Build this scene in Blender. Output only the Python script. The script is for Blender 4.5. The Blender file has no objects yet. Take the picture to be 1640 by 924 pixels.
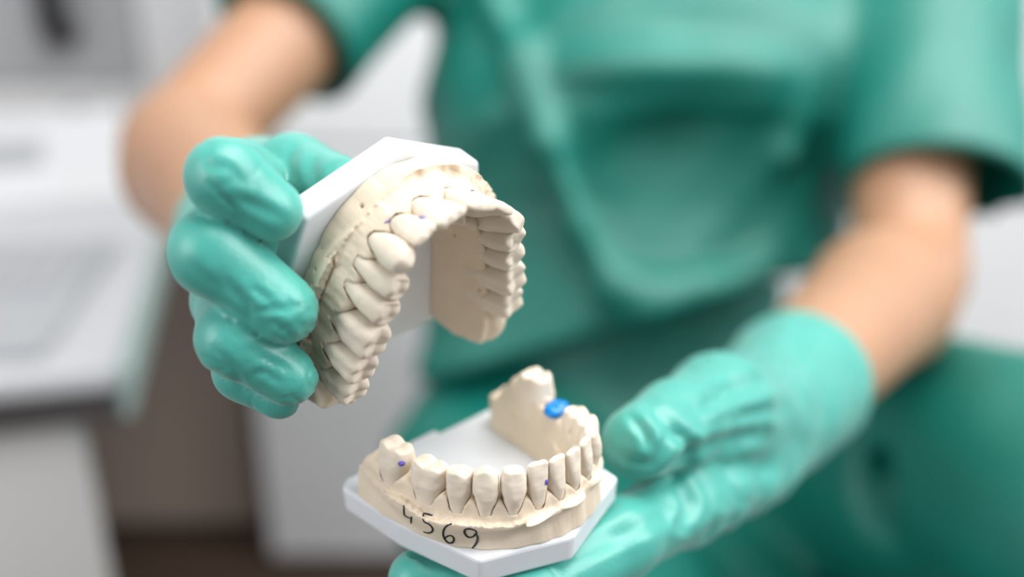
import bpy, math, random
import numpy as np
from mathutils import Vector, Matrix
from mathutils.bvhtree import BVHTree

# ------------------------------------------------------------------ camera
scn = bpy.context.scene
col = scn.collection
CZ, PITCH, FPX = 1.0, math.radians(22), 1594.0
cam = bpy.data.cameras.new('camera')
cam.sensor_width = 36.0
cam.lens = 36.0 * FPX / 1640.0
cam.clip_start = 0.02
cam.dof.use_dof = True
cam.dof.focus_distance = 0.243
cam.dof.aperture_fstop = 3.1
camo = bpy.data.objects.new('camera', cam)
col.objects.link(camo)
camo.location = (0, 0, CZ)
camo.rotation_euler = (math.pi / 2 - PITCH, 0, 0)
scn.camera = camo
# ------------------------------------------------------------------ light
scn.view_settings.view_transform = 'Standard'
scn.view_settings.look = 'None'
scn.view_settings.gamma = 1
scn.view_settings.exposure = 0.5
scn.view_settings.use_curve_mapping = False
w = bpy.data.worlds.new('daylight')
scn.world = w
w.use_nodes = True
w.node_tree.nodes['Background'].inputs[0].default_value = (0.93, 0.96, 1.0, 1)
w.node_tree.nodes['Background'].inputs[1].default_value = 0.22


def area(name, loc, target, size, power, color):
    l = bpy.data.lights.new(name, 'AREA')
    l.shape = 'RECTANGLE'
    l.size, l.size_y = size
    l.energy = power
    l.color = color
    o = bpy.data.objects.new(name, l)
    col.objects.link(o)
    o.location = loc
    o.rotation_euler = (Vector(target) - Vector(loc)).to_track_quat('-Z', 'Y').to_euler()
    return o


area('ceiling_light', (0.45, 0.42, 2.25), (0.25, 0.7, 0.8), (1.3, 1.0), 24, (1.0, 0.98, 0.95))
area('window_light', (1.75, 0.0, 1.9), (0.35, 0.75, 0.9), (1.1, 1.2), 26, (0.97, 0.98, 1.0))
area('side_window_light', (-1.45, -0.7, 1.6), (0.0, 0.4, 0.9), (1.1, 1.2), 15, (0.98, 0.99, 1.0))

# ------------------------------------------------------------------ frames
cp, sp = math.cos(PITCH), math.sin(PITCH)
# camera frame in mm (x right, y down, z forward) -> world metres
CW = np.array([[1, 0, 0], [0, -sp, cp], [0, -cp, -sp]])


def cam2w(P):
    return np.asarray(P, float) @ CW.T * 0.001 + np.array([0, 0, CZ])


def px(u, v, d):
    return np.array([(u - 820) * d / FPX, (v - 462) * d / FPX, d])


def on_z(u, v, z):
    """world point where the ray of pixel (u,v) meets the horizontal plane z"""
    d = CW @ np.array([(u - 820) / FPX, (v - 462) / FPX, 1.0])
    s = (z - CZ) / d[2]
    return d[0] * s, d[1] * s


def ray(u, v):
    d = CW @ np.array([(u - 820) / FPX, (v - 462) / FPX, 1.0])
    return Vector((0, 0, CZ)), Vector(d).normalized()


# ------------------------------------------------------------------ mesh helpers
def tag(o, label=None, cat=None, group=None, kind=None):
    if label: o['label'] = label
    if cat: o['category'] = cat
    if group: o['group'] = group
    if kind: o['kind'] = kind
    return o


def empty(name, loc=(0, 0, 0), rot=None):
    o = bpy.data.objects.new(name, None)
    o.empty_display_size = 0.02
    col.objects.link(o)
    o.location = loc
    if rot is not None:
        o.rotation_euler = rot
    return o


def link(name, me, mat, parent=None):
    o = bpy.data.objects.new(name, me)
    col.objects.link(o)
    if mat is not None:
        me.materials.append(mat)
    if parent is not None:
        o.parent = parent
    return o


def np_mesh(name, V, Q, smooth=True):
    me = bpy.data.meshes.new(name)
    n, m = len(V), len(Q)
    k = Q.shape[1]
    me.vertices.add(n)
    me.vertices.foreach_set('co', np.ascontiguousarray(V, np.float32).ravel())
    me.loops.add(m * k)
    me.loops.foreach_set('vertex_index', np.ascontiguousarray(Q, np.int32).ravel())
    me.polygons.add(m)
    me.polygons.foreach_set('loop_start', np.arange(0, m * k, k, dtype=np.int32))
    me.polygons.foreach_set('use_smooth', np.full(m, smooth, dtype=bool))
    me.update(calc_edges=True)
    me.validate()
    return me


def poly_mesh(name, verts, faces, smooth=False):
    me = bpy.data.meshes.new(name)
    me.from_pydata([tuple(map(float, v)) for v in verts], [], faces)
    if smooth:
        me.polygons.foreach_set('use_smooth', np.ones(len(faces), dtype=bool))
    me.update()
    return me


def bevel(o, wd, seg=3):
    m = o.modifiers.new('bevel', 'BEVEL')
    m.width = wd
    m.segments = seg
    m.limit_method = 'ANGLE'
    return o


def box_mesh(name, x0, x1, y0, y1, z0, z1):
    v = [(x, y, z) for z in (z0, z1) for y in (y0, y1) for x in (x0, x1)]
    f = [(0, 2, 3, 1), (4, 5, 7, 6), (0, 1, 5, 4), (2, 6, 7, 3), (0, 4, 6, 2), (1, 3, 7, 5)]
    return poly_mesh(name, v, f)


def box(name, x0, x1, y0, y1, z0, z1, mat, parent=None, bv=0.003):
    o = link(name, box_mesh(name, x0, x1, y0, y1, z0, z1), mat, parent)
    if bv:
        bevel(o, bv)
    return o


def tube_mesh(name, pts, rad, seg=10):
    """closed tube through pts; rad scalar or list"""
    P = np.asarray(pts, float)
    n = len(P)
    r = np.full(n, rad) if np.isscalar(rad) else np.asarray(rad, float)
    T = np.gradient(P, axis=0)
    T /= np.linalg.norm(T, axis=1)[:, None] + 1e-12
    u = np.cross(T[0], [0.3, 0.5, 0.81])
    V = []
    for i in range(n):
        u = u - T[i] * (u @ T[i])
        u /= np.linalg.norm(u) + 1e-12
        v = np.cross(T[i], u)
        a = np.linspace(0, 2 * np.pi, seg, endpoint=False)
        V.append(P[i] + r[i] * (np.cos(a)[:, None] * u + np.sin(a)[:, None] * v))
    V = np.concatenate(V)
    F = []
    for i in range(n - 1):
        for j in range(seg):
            k = (j + 1) % seg
            F.append((i * seg + j, i * seg + k, (i + 1) * seg + k, (i + 1) * seg + j))
    F.append(tuple(range(seg))[::-1])
    F.append(tuple((n - 1) * seg + j for j in range(seg)))
    return poly_mesh(name, V, F, True)


def lathe_mesh(name, prof, seg=40):
    V, F = [], []
    for r, z in prof:
        for j in range(seg):
            a = 2 * math.pi * j / seg
            V.append((r * math.cos(a), r * math.sin(a), z))
    for i in range(len(prof) - 1):
        for j in range(seg):
            k = (j + 1) % seg
            F.append((i * seg + j, i * seg + k, (i + 1) * seg + k, (i + 1) * seg + j))
    F.append(tuple(range(seg))[::-1])
    F.append(tuple((len(prof) - 1) * seg + j for j in range(seg)))
    return poly_mesh(name, V, F, True)


# ------------------------------------------------------------------ implicit modelling
def smin(a, b, k):
    if k <= 0:
        return np.minimum(a, b)
    h = np.clip(0.5 + 0.5 * (b - a) / k, 0, 1)
    return b + (a - b) * h - k * h * (1 - h)


def smax(a, b, k):
    return -smin(-a, -b, k)


class Field:
    def __init__(s, lo, hi, h):
        s.lo = np.array(lo, float)
        s.h = h
        s.n = np.ceil((np.array(hi, float) - s.lo) / h).astype(int) + 1
        s.F = np.full(s.n, 1e3, np.float32)
        s.ax = [(s.lo[i] + h * np.arange(s.n[i])).astype(np.float32) for i in range(3)]

    def like(s):
        o = Field.__new__(Field)
        o.lo, o.h, o.n, o.ax = s.lo, s.h, s.n, s.ax
        o.F = np.full(s.n, 1e3, np.float32)
        return o

    def sl(s, lo, hi):
        a = np.clip(np.floor((np.array(lo) - s.lo) / s.h).astype(int), 0, s.n)
        b = np.clip(np.ceil((np.array(hi) - s.lo) / s.h).astype(int) + 1, 0, s.n)
        return tuple(slice(a[i], b[i]) for i in range(3))

    def xyz(s, sl=None):
        sl = sl or (slice(None),) * 3
        return (s.ax[0][sl[0]][:, None, None], s.ax[1][sl[1]][None, :, None], s.ax[2][sl[2]][None, None, :])

    def apply(s, fn, lo, hi, k, op='u'):
        sl = s.sl(np.array(lo) - 2.5 * k - 3 * s.h, np.array(hi) + 2.5 * k + 3 * s.h)
        if any(q.stop <= q.start for q in sl):
            return
        d = fn(*s.xyz(sl))
        s.F[sl] = smin(s.F[sl], d, k) if op == 'u' else smax(s.F[sl], -d, k)

    def cone(s, a, b, ra, rb, k=0, op='u'):
        a, b = np.array(a, float), np.array(b, float)
        r = max(ra, rb)
        s.apply(lambda X, Y, Z: cone_sdf(X, Y, Z, a, b, ra, rb), np.minimum(a, b) - r, np.maximum(a, b) + r, k, op)

    def chain(s, pts, rs, k=0, op='u'):
        for i in range(len(pts) - 1):
            s.cone(pts[i], pts[i + 1], rs[i], rs[i + 1], k, op)

    def ell(s, c, r, k=0, op='u', R=None):
        c, r = np.array(c, float), np.array(r, float)
        m = r.max() if R is not None else r
        s.apply(lambda X, Y, Z: ell_sdf(X, Y, Z, c, r, R), c - m, c + m, k, op)

    def mesh(s):
        return surface_nets(s.F, s.lo, s.h)


def cone_sdf(X, Y, Z, a, b, ra, rb):
    ba = b - a
    l2 = float(ba @ ba) + 1e-9
    px_, py_, pz_ = X - a[0], Y - a[1], Z - a[2]
    t = np.clip((px_ * ba[0] + py_ * ba[1] + pz_ * ba[2]) / l2, 0, 1)
    d = np.sqrt((px_ - t * ba[0]) ** 2 + (py_ - t * ba[1]) ** 2 + (pz_ - t * ba[2]) ** 2)
    return d - (ra + t * (rb - ra))


def ell_sdf(X, Y, Z, c, r, R=None):
    x, y, z = X - c[0], Y - c[1], Z - c[2]
    if R is not None:
        x, y, z = (R[0][0] * x + R[0][1] * y + R[0][2] * z, R[1][0] * x + R[1][1] * y + R[1][2] * z,
                   R[2][0] * x + R[2][1] * y + R[2][2] * z)
    k0 = np.sqrt((x / r[0]) ** 2 + (y / r[1]) ** 2 + (z / r[2]) ** 2)
    k1 = np.sqrt((x / r[0] ** 2) ** 2 + (y / r[1] ** 2) ** 2 + (z / r[2] ** 2) ** 2) + 1e-9
    return k0 * (k0 - 1) / k1


def surface_nets(F, lo, h):
    S = F < 0
    nx, ny, nz = F.shape
    cnt = np.zeros((nx - 1, ny - 1, nz - 1), np.int8)
    for i in (0, 1):
        for j in (0, 1):
            for k in (0, 1):
                cnt += S[i:nx - 1 + i, j:ny - 1 + j, k:nz - 1 + k]
    act = np.argwhere((cnt > 0) & (cnt < 8))
    idx = np.full(cnt.shape, -1, np.int32)
    idx[tuple(act.T)] = np.arange(len(act))
    A = np.zeros((len(act), 3))
    N = np.zeros(len(act))
    cor = [(i, j, k) for i in (0, 1) for j in (0, 1) for k in (0, 1)]
    val = {c: F[act[:, 0] + c[0], act[:, 1] + c[1], act[:, 2] + c[2]].astype(float) for c in cor}
    for c in cor:
        for a in range(3):
            if c[a] == 0:
                e = list(c)
                e[a] = 1
                e = tuple(e)
                va, vb = val[c], val[e]
                m = (va < 0) != (vb < 0)
                t = va[m] / (va[m] - vb[m])
                p = np.tile(np.array(c, float), (m.sum(), 1))
                p[:, a] += t
                A[m] += p
                N[m] += 1
    V = (act + A / N[:, None]) * h + lo
    Q = []
    for a in range(3):
        b, c = (a + 1) % 3, (a + 2) % 3
        s0 = [slice(None)] * 3
        s1 = [slice(None)] * 3
        s0[a] = slice(0, -1)
        s1[a] = slice(1, None)
        s0[b] = s1[b] = slice(1, -1)
        s0[c] = s1[c] = slice(1, -1)
        d0, d1 = S[tuple(s0)], S[tuple(s1)]
        e = np.argwhere(d0 != d1)
        if not len(e):
            continue
        ins = d0[tuple(e.T)]
        e = e.copy()
        e[:, b] += 1
        e[:, c] += 1

        def g(db, dc):
            q = e.copy()
            q[:, b] += db
            q[:, c] += dc
            return idx[tuple(q.T)]
        q = np.stack([g(-1, -1), g(0, -1), g(0, 0), g(-1, 0)], 1)
        q[~ins] = q[~ins][:, ::-1]
        Q.append(q)
    Q = np.concatenate(Q)
    Q = Q[(Q >= 0).all(1)]
    return V, Q


def relax(V, Q, it=1, lam=0.5):
    for _ in range(it):
        S = np.zeros_like(V)
        N = np.zeros(len(V))
        for i in range(4):
            a, b = Q[:, i], Q[:, (i + 1) % 4]
            for ax in range(3):
                S[:, ax] += np.bincount(a, V[b, ax], len(V)) + np.bincount(b, V[a, ax], len(V))
            N += np.bincount(a, minlength=len(V)) + np.bincount(b, minlength=len(V))
        V = V + lam * (S / np.maximum(N, 1)[:, None] - V)
    return V


def normals(V, Q):
    n = np.cross(V[Q[:, 2]] - V[Q[:, 0]], V[Q[:, 3]] - V[Q[:, 1]])
    out = np.zeros_like(V)
    for i in range(4):
        for ax in range(3):
            out[:, ax] += np.bincount(Q[:, i], n[:, ax], len(V))
    return out / (np.linalg.norm(out, axis=1)[:, None] + 1e-12)


def vnoise(P, seed=0):
    P = np.asarray(P, float)
    I = np.floor(P).astype(np.int64)
    f = P - I
    f = f * f * (3 - 2 * f)
    r = np.zeros(P.shape[:-1])
    for i in (0, 1):
        for j in (0, 1):
            for k in (0, 1):
                hsh = ((I[..., 0] + i) * 73856093) ^ ((I[..., 1] + j) * 19349663) ^ ((I[..., 2] + k) * 83492791) ^ (seed * 2654435761)
                hsh = (hsh ^ (hsh >> 13)) * 1274126177 & 0x7fffffff
                hsh = (hsh ^ (hsh >> 16)) & 0xffff
                wgt = (f[..., 0] if i else 1 - f[..., 0]) * (f[..., 1] if j else 1 - f[..., 1]) * (f[..., 2] if k else 1 - f[..., 2])
                r += wgt * (hsh / 65535.0)
    return r * 2 - 1


def fbm(P, seed=0, o=3):
    return sum(vnoise(np.asarray(P) * 2 ** i, seed + i) / 2 ** i for i in range(o))


# ------------------------------------------------------------------ materials
def lin(h):
    c = [int(h[i:i + 2], 16) / 255 for i in (0, 2, 4)]
    return tuple(x / 12.92 if x <= .04045 else ((x + .055) / 1.055) ** 2.4 for x in c)


def mat(name, color, rough=0.5, var=0.06, vscale=40, bump=0.0, bscale=400, bdist=0.0004, sheen=0, sheen_tint=None,
        sss=0, sss_rad=(0.003, 0.002, 0.0012), spec=0.5, stretch=(1, 1, 1), coat=0):
    m = bpy.data.materials.new(name)
    m.use_nodes = True
    nt = m.node_tree
    b = nt.nodes['Principled BSDF']
    tc = nt.nodes.new('ShaderNodeTexCoord')
    mp = nt.nodes.new('ShaderNodeMapping')
    mp.inputs['Scale'].default_value = stretch
    nt.links.new(tc.outputs['Object'], mp.inputs['Vector'])
    nz = nt.nodes.new('ShaderNodeTexNoise')
    nz.inputs['Scale'].default_value = vscale
    nz.inputs['Detail'].default_value = 4
    nt.links.new(mp.outputs[0], nz.inputs['Vector'])
    rp = nt.nodes.new('ShaderNodeValToRGB')
    c = np.array(color)
    rp.color_ramp.elements[0].color = (*np.clip(c * (1 - var), 0, 1), 1)
    rp.color_ramp.elements[1].color = (*np.clip(c * (1 + var), 0, 1), 1)
    rp.color_ramp.elements[0].position = 0.3
    rp.color_ramp.elements[1].position = 0.7
    nt.links.new(nz.outputs['Fac'], rp.inputs['Fac'])
    nt.links.new(rp.outputs['Color'], b.inputs['Base Color'])
    b.inputs['Roughness'].default_value = rough
    b.inputs['Specular IOR Level'].default_value = spec
    if sheen:
        b.inputs['Sheen Weight'].default_value = sheen
        b.inputs['Sheen Roughness'].default_value = 0.45
        if sheen_tint: b.inputs['Sheen Tint'].default_value = (*sheen_tint, 1)
    if sss:
        b.inputs['Subsurface Weight'].default_value = sss
        b.inputs['Subsurface Radius'].default_value = sss_rad
        b.inputs['Subsurface Scale'].default_value = 1.0
    if coat:
        b.inputs['Coat Weight'].default_value = coat
    if bump:
        n2 = nt.nodes.new('ShaderNodeTexNoise')
        n2.inputs['Scale'].default_value = bscale
        n2.inputs['Detail'].default_value = 5
        nt.links.new(mp.outputs[0], n2.inputs['Vector'])
        bp = nt.nodes.new('ShaderNodeBump')
        bp.inputs['Strength'].default_value = bump
        bp.inputs['Distance'].default_value = bdist
        nt.links.new(n2.outputs['Fac'], bp.inputs['Height'])
        nt.links.new(bp.outputs[0], b.inputs['Normal'])
    return m


M = dict(
    plaster=mat('dental_plaster', (0.75, 0.635, 0.495), 0.55, 0.035, 120, 0.3, 1800, 0.0002, sss=0.05, spec=0.25),
    tooth=mat('tooth_plaster', (0.77, 0.675, 0.555), 0.5, 0.025, 120, 0.35, 1300, 0.0002, sss=0.05, spec=0.3),
    plate=mat('white_plastic', (0.72, 0.74, 0.77), 0.38, 0.01, 30, 0.1, 900, 0.0001, sss=0.25, sss_rad=(.004, .004, .004)),
    glove=mat('nitrile_glove', (0.055, 0.385, 0.32), 0.40, 0.06, 45, 0.55, 1100, 0.00022, sheen=0.30, sheen_tint=(.9, 1, .98), spec=0.75, sss=0.06,
              sss_rad=(.001, .003, .0025)),
    scrub=mat('scrub_cotton', (0.0, 0.19, 0.148), 0.47, 0.07, 14, 0.7, 700, 0.0008, spec=0.8),
    skin=mat('skin', (0.45, 0.25, 0.15), 0.48, 0.05, 18, 0.2, 500, 0.0004, sss=0.15, sss_rad=(.008, .004, .002)),
    hair=mat('brown_hair', (0.05, 0.028, 0.016), 0.45, 0.3, 60, 0.6, 220, 0.001, stretch=(1, 1, .15)),
    ink=mat('black_ink', (0.012, 0.012, 0.014), 0.5, 0.1, 200),
    purple=mat('purple_mark', (0.12, 0.085, 0.42), 0.55, 0.2, 700),
    blue=mat('blue_wax', (0.0, 0.20, 0.60), 0.3, 0.1, 400, sss=0.1),
    desk=mat('white_laminate', (0.56, 0.567, 0.585), 0.4, 0.015, 8),
    apron=mat('dark_grey_metal', (0.075, 0.068, 0.068), 0.45, 0.05, 10),
    edge=mat('mint_edge_band', (0.36, 0.47, 0.44), 0.45, 0.04, 20),
    pedestal=mat('warm_white_panel', (0.66, 0.64, 0.62), 0.5, 0.02, 8),
    taupe=mat('taupe_laminate', (0.34, 0.275, 0.235), 0.6, 0.05, 6, stretch=(1, 1, .2)),
    plinth=mat('dark_plinth', (0.05, 0.035, 0.026), 0.6, 0.1, 10),
    cabinet=mat('cabinet_white', (0.86, 0.865, 0.875), 0.45, 0.015, 6),
    greyfront=mat('cabinet_grey', (0.47, 0.48, 0.495), 0.5, 0.015, 6),
    black=mat('black_plastic', (0.012, 0.010, 0.016), 0.4, 0.05, 20),
    alu=mat('silver_grey', (0.40, 0.415, 0.435), 0.45, 0.02, 20),
    keys=mat('grey_keys', (0.44, 0.45, 0.47), 0.5, 0.02, 20),
    paper=mat('white_paper', (0.66, 0.67, 0.69), 0.6, 0.02, 20),
    floor=mat('dark_brown_floor', (0.07, 0.045, 0.032), 0.45, 0.25, 4, stretch=(1, 8, 1)),
    wall=mat('wall_paint', (0.74, 0.745, 0.76), 0.7, 0.015, 5, 0.2, 200, 0.0005),
    shoe=mat('white_rubber', (0.75, 0.75, 0.74), 0.5, 0.03, 30),
    steel=mat('brushed_steel', (0.55, 0.56, 0.57), 0.3, 0.03, 30),
)
M['steel'].node_tree.nodes['Principled BSDF'].inputs['Metallic'].default_value = 0.9

# ------------------------------------------------------------------ the room
def struct(o):
    o['kind'] = 'structure'
    return o


struct(box('floor', -1.7, 2.1, -0.9, 2.0, -0.05, 0.0, M['floor'], bv=0))
struct(box('wall_back', -1.7, 2.1, 1.95, 2.05, 0.0, 2.5, M['wall'], bv=0))
struct(box('wall_left', -1.8, -1.7, -0.9, 2.05, 0.0, 2.5, M['wall'], bv=0))
struct(box('baseboard_back', -1.7, 2.1, 1.935, 1.95, 0.0, 0.08, M['wall'], bv=0.002))

# --- desk
TZ = 0.67
cx, cy = on_z(208, 584, TZ)
DROT = math.radians(13)
desk = empty('desk', (cx, cy, 0), (0, 0, DROT))
tag(desk, 'white desk with mint corner and dark grey apron beside the gloved hand', 'desk')
# local: x<0 to the left along the front, y>0 to the back; origin at the front right corner
DW, DD = 0.62, 0.70
box('tabletop', -DW, -0.0095, 0, DD, TZ - 0.022, TZ, M['desk'], desk, 0.006)
box('edge_band', -0.009, 0.0, 0.002, DD, TZ - 0.0225, TZ - 0.002, M['edge'], desk, 0.003)
box('apron', -DW + 0.02, -0.013, 0.008, DD - 0.02, TZ - 0.05, TZ - 0.022, M['apron'], desk, 0.002)
box('apron_end_cap', -0.013, -0.006, 0.01, DD - 0.02, TZ - 0.049, TZ - 0.0225, M['edge'], desk, 0.001)
box('support_panel', -DW + 0.05, -0.05, 0.026, 0.05, 0.0, TZ - 0.05, M['pedestal'], desk, 0.004)
box('support_panel', -DW + 0.05, -0.30, DD - .05, DD - .026, 0.0, TZ - 0.05, M['pedestal'], desk, 0.004)

# --- things on the desk, in the desk's own direction
def desk_pt(u, v, z=TZ):
    x, y = on_z(u, v, z)
    return x, y


kx, ky = desk_pt(190, 399)
lap = empty('keyboard', (kx, ky, TZ), (0, 0, math.radians(8)))
tag(lap, 'flat silver-grey keyboard lying on the white desk', 'keyboard')
box('case', -0.42, 0, -0.25, 0, 0.0, 0.012, M['alu'], lap, 0.004)
km = box_mesh('key', -0.009, 0.009, -0.0085, 0.0085, 0.0, 0.004)
km.materials.append(M['keys'])
for r in range(5):
    for c in range(19):
        k = bpy.data.objects.new('key', km)
        col.objects.link(k)
        k.parent = lap
        k.location = (-0.028 - c * 0.0203, -0.045 - r * 0.0195, 0.0122)
# white device with a sloping front behind the keyboard
bx_, by_ = desk_pt(60, 338)
dev = empty('desk_device', (bx_, by_ + 0.02, TZ), (0, 0, math.radians(20)))
tag(dev, 'white wedge-shaped desk device behind the grey keyboard', 'device')
V = [(-.30, 0, 0), (.09, 0, 0), (.09, .16, 0), (-.30, .16, 0), (-.30, .02, .022), (.09, .02, .022), (.09, .16, .075), (-.30, .16, .075)]
body = link('housing', poly_mesh('housing', V, [(3, 2, 1, 0), (4, 5, 6, 7), (0, 1, 5, 4), (1, 2, 6, 5), (2, 3, 7, 6), (3, 0, 4, 7)]), M['paper'], dev)
bevel(body, 0.008)
sl = (0.075 - 0.022) / 0.14
V = []
for (x, y) in ((-.27, .05), (.0, .05), (.0, .10), (-.27, .10)):
    V.append((x, y, 0.022 + (y - .02) * sl + .0015))
V += [(a, b, c - .004) for a, b, c in V]
link('screen', poly_mesh('screen', V, [(0, 1, 2, 3), (0, 4, 5, 1), (1, 5, 6, 2), (2, 6, 7, 3), (3, 7, 4, 0)]), M['alu'], dev)

# --- taupe low cabinet at the far end of the desk
tc = empty('low_cabinet', (-0.70, 1.37, 0))
tag(tc, 'low taupe cabinet on a dark plinth behind the desk', 'cabinet')
box('carcass', -0.30, 0.283, 0.02, 0.21, 0.03, 0.60, M['taupe'], tc, 0.002)
for x0, x1 in ((-0.30, -0.012), (-0.008, 0.283)):
    d = box('door', x0 + .002, x1 - .002, 0, 0.02, 0.032, 0.597, M['taupe'], tc, 0.002)
box('plinth', -0.29, 0.275, 0.03, 0.20, 0, 0.03, M['plinth'], tc, 0)

# --- grey fronted cabinet on the left with a dark handle
gx = -0.95
gc = empty('tall_cabinet', (gx, 1.66, 0))
tag(gc, 'tall grey-fronted cabinet with a black bar handle against the wall', 'cabinet')
box('carcass', -0.55, 0.47, 0.02, 0.28, 0.05, 1.75, M['cabinet'], gc, 0.002)
box('plinth', -0.54, 0.46, 0.03, 0.27, 0, 0.05, M['plinth'], gc, 0)
for x0, x1, hx in ((-0.55, -0.06, -0.10), (-0.06, 0.34, 0.22)):
    for z0, z1, hz in ((0.06, 0.69, 0.40), (0.70, 1.745, 0.77)):
        d = box('door', x0 + .002, x1 - .002, 0, 0.02, z0, z1, M['greyfront' if z0 > .5 else 'cabinet'], gc, 0.003)
        pts = [(hx, 0.0, hz), (hx, -0.034, hz + .012), (hx, -0.040, hz + .03), (hx, -0.040, hz + .21), (hx, -0.034, hz + .228), (hx, 0.0, hz + .24)]
        link('handle', tube_mesh('handle', pts, 0.021, 14), M['black'], d)
box('side_panel', 0.342, 0.47, 0.0, 0.02, 0.06, 1.745, M['cabinet'], gc, 0.003)

# --- white drawer cabinets behind the person
def drawer_cabinet(name, x0, x1, y, h, rows, label):
    e = empty(name, (x0, y, 0))
    tag(e, label, 'cabinet')
    wd = x1 - x0
    box('carcass', 0, wd, 0.02, 0.5, 0.014, h, M['cabinet'], e, 0.002)
    box('plinth', 0.01, wd - .01, 0.03, 0.48, 0, 0.014, M['plinth'], e, 0)
    z = 0.016
    for hh in rows:
        d = box('drawer', 0.002, wd - .002, 0, 0.02, z, z + hh - .008, M['cabinet'], e, 0.003)
        box('finger_grip', wd * .3, wd * .7, -0.008, 0.0, z + hh - .03, z + hh - .02, M['steel'], d, 0.002)
        z += hh
    return e


drawer_cabinet('drawer_cabinet', -0.383, 0.40, 1.305, 1.3, (0.665, 0.28, 0.30), 'white drawer cabinet directly behind the green scrub top')
drawer_cabinet('drawer_cabinet', 0.404, 1.35, 1.305, 1.3, (0.62, 0.30, 0.32), 'wide white drawer cabinet behind the elbow holding the lower cast')

# ------------------------------------------------------------------ dental casts
RL = np.array([[-0.7208, 0.693, -0.015], [0.2892, 0.2809, -0.9151], [-0.63, -0.664, -0.4029]])
TL = np.array([-14.8379, 54.1345, 301.9849])
SL_ = 0.92
RU = np.array([[0.7479, 0.1855, 0.6373], [-0.3227, -0.7375, 0.5933], [0.58, -0.6494, -0.4918]])
TU = np.array([-33.2917, 2.2185, 257.0599])
SU_ = 1.04


def ortho(R):
    u, _, v = np.linalg.svd(R)
    return u @ v


RL, RU = ortho(RL), ortho(RU)


def loc2cam(P, R, T, s):
    return (np.asarray(P, float) @ R.T + T) * s


def smooth_curve(pts, n=400, it=0):
    P = np.array(pts, float)
    t = np.r_[0, np.cumsum(np.linalg.norm(np.diff(P, axis=0), axis=1))]
    # Catmull-Rom through the points
    out = []
    for i in range(len(P) - 1):
        p0, p1, p2, p3 = P[max(i - 1, 0)], P[i], P[i + 1], P[min(i + 2, len(P) - 1)]
        m = max(2, int(n * (t[i + 1] - t[i]) / t[-1]))
        u = np.linspace(0, 1, m, endpoint=False)[:, None]
        out.append(0.5 * (2 * p1 + (p2 - p0) * u + (2 * p0 - 5 * p1 + 4 * p2 - p3) * u ** 2 + (3 * p1 - p0 - 3 * p2 + p3) * u ** 3))
    out.append(P[-1:])
    return np.concatenate(out)


def poly_sdf(X, Y, poly):
    """signed distance to a closed polygon (negative inside) on 2-D arrays"""
    d = np.full(X.shape, 1e9)
    ins = np.zeros(X.shape, bool)
    n = len(poly)
    for i in range(n):
        a, b = poly[i], poly[(i + 1) % n]
        ex, ey = b - a
        wx, wy = X - a[0], Y - a[1]
        t = np.clip((wx * ex + wy * ey) / (ex * ex + ey * ey + 1e-12), 0, 1)
        d = np.minimum(d, (wx - t * ex) ** 2 + (wy - t * ey) ** 2)
        c = ((a[1] > Y) != (b[1] > Y)) & (X < (b[0] - a[0]) * (Y - a[1]) / (b[1] - a[1] + 1e-12) + a[0])
        ins ^= c
    return np.where(ins, -1, 1) * np.sqrt(d)


def curve_coords(X, Y, C):
    """signed offset (outward +) and arc parameter of each grid point along the arch curve C"""
    P = np.stack([X.ravel(), Y.ravel()], 1)
    best = np.full(len(P), 1e9)
    bi = np.zeros(len(P), int)
    for i, c in enumerate(C):
        d = (P[:, 0] - c[0]) ** 2 + (P[:, 1] - c[1]) ** 2
        m = d < best
        best[m] = d[m]
        bi[m] = i
    T = np.gradient(C, axis=0)
    T /= np.linalg.norm(T, axis=1)[:, None]
    nrm = np.stack([T[:, 1], -T[:, 0]], 1)
    ctr = np.array([0, 8.0])
    flip = np.sign(((C - ctr) * nrm).sum(1))
    nrm *= np.where(flip == 0, 1, flip)[:, None]
    s = np.sign(((P - C[bi]) * nrm[bi]).sum(1))
    arc = np.r_[0, np.cumsum(np.linalg.norm(np.diff(C, axis=0), axis=1))]
    return (s * np.sqrt(best)).reshape(X.shape), arc[bi].reshape(X.shape), nrm, arc


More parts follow.
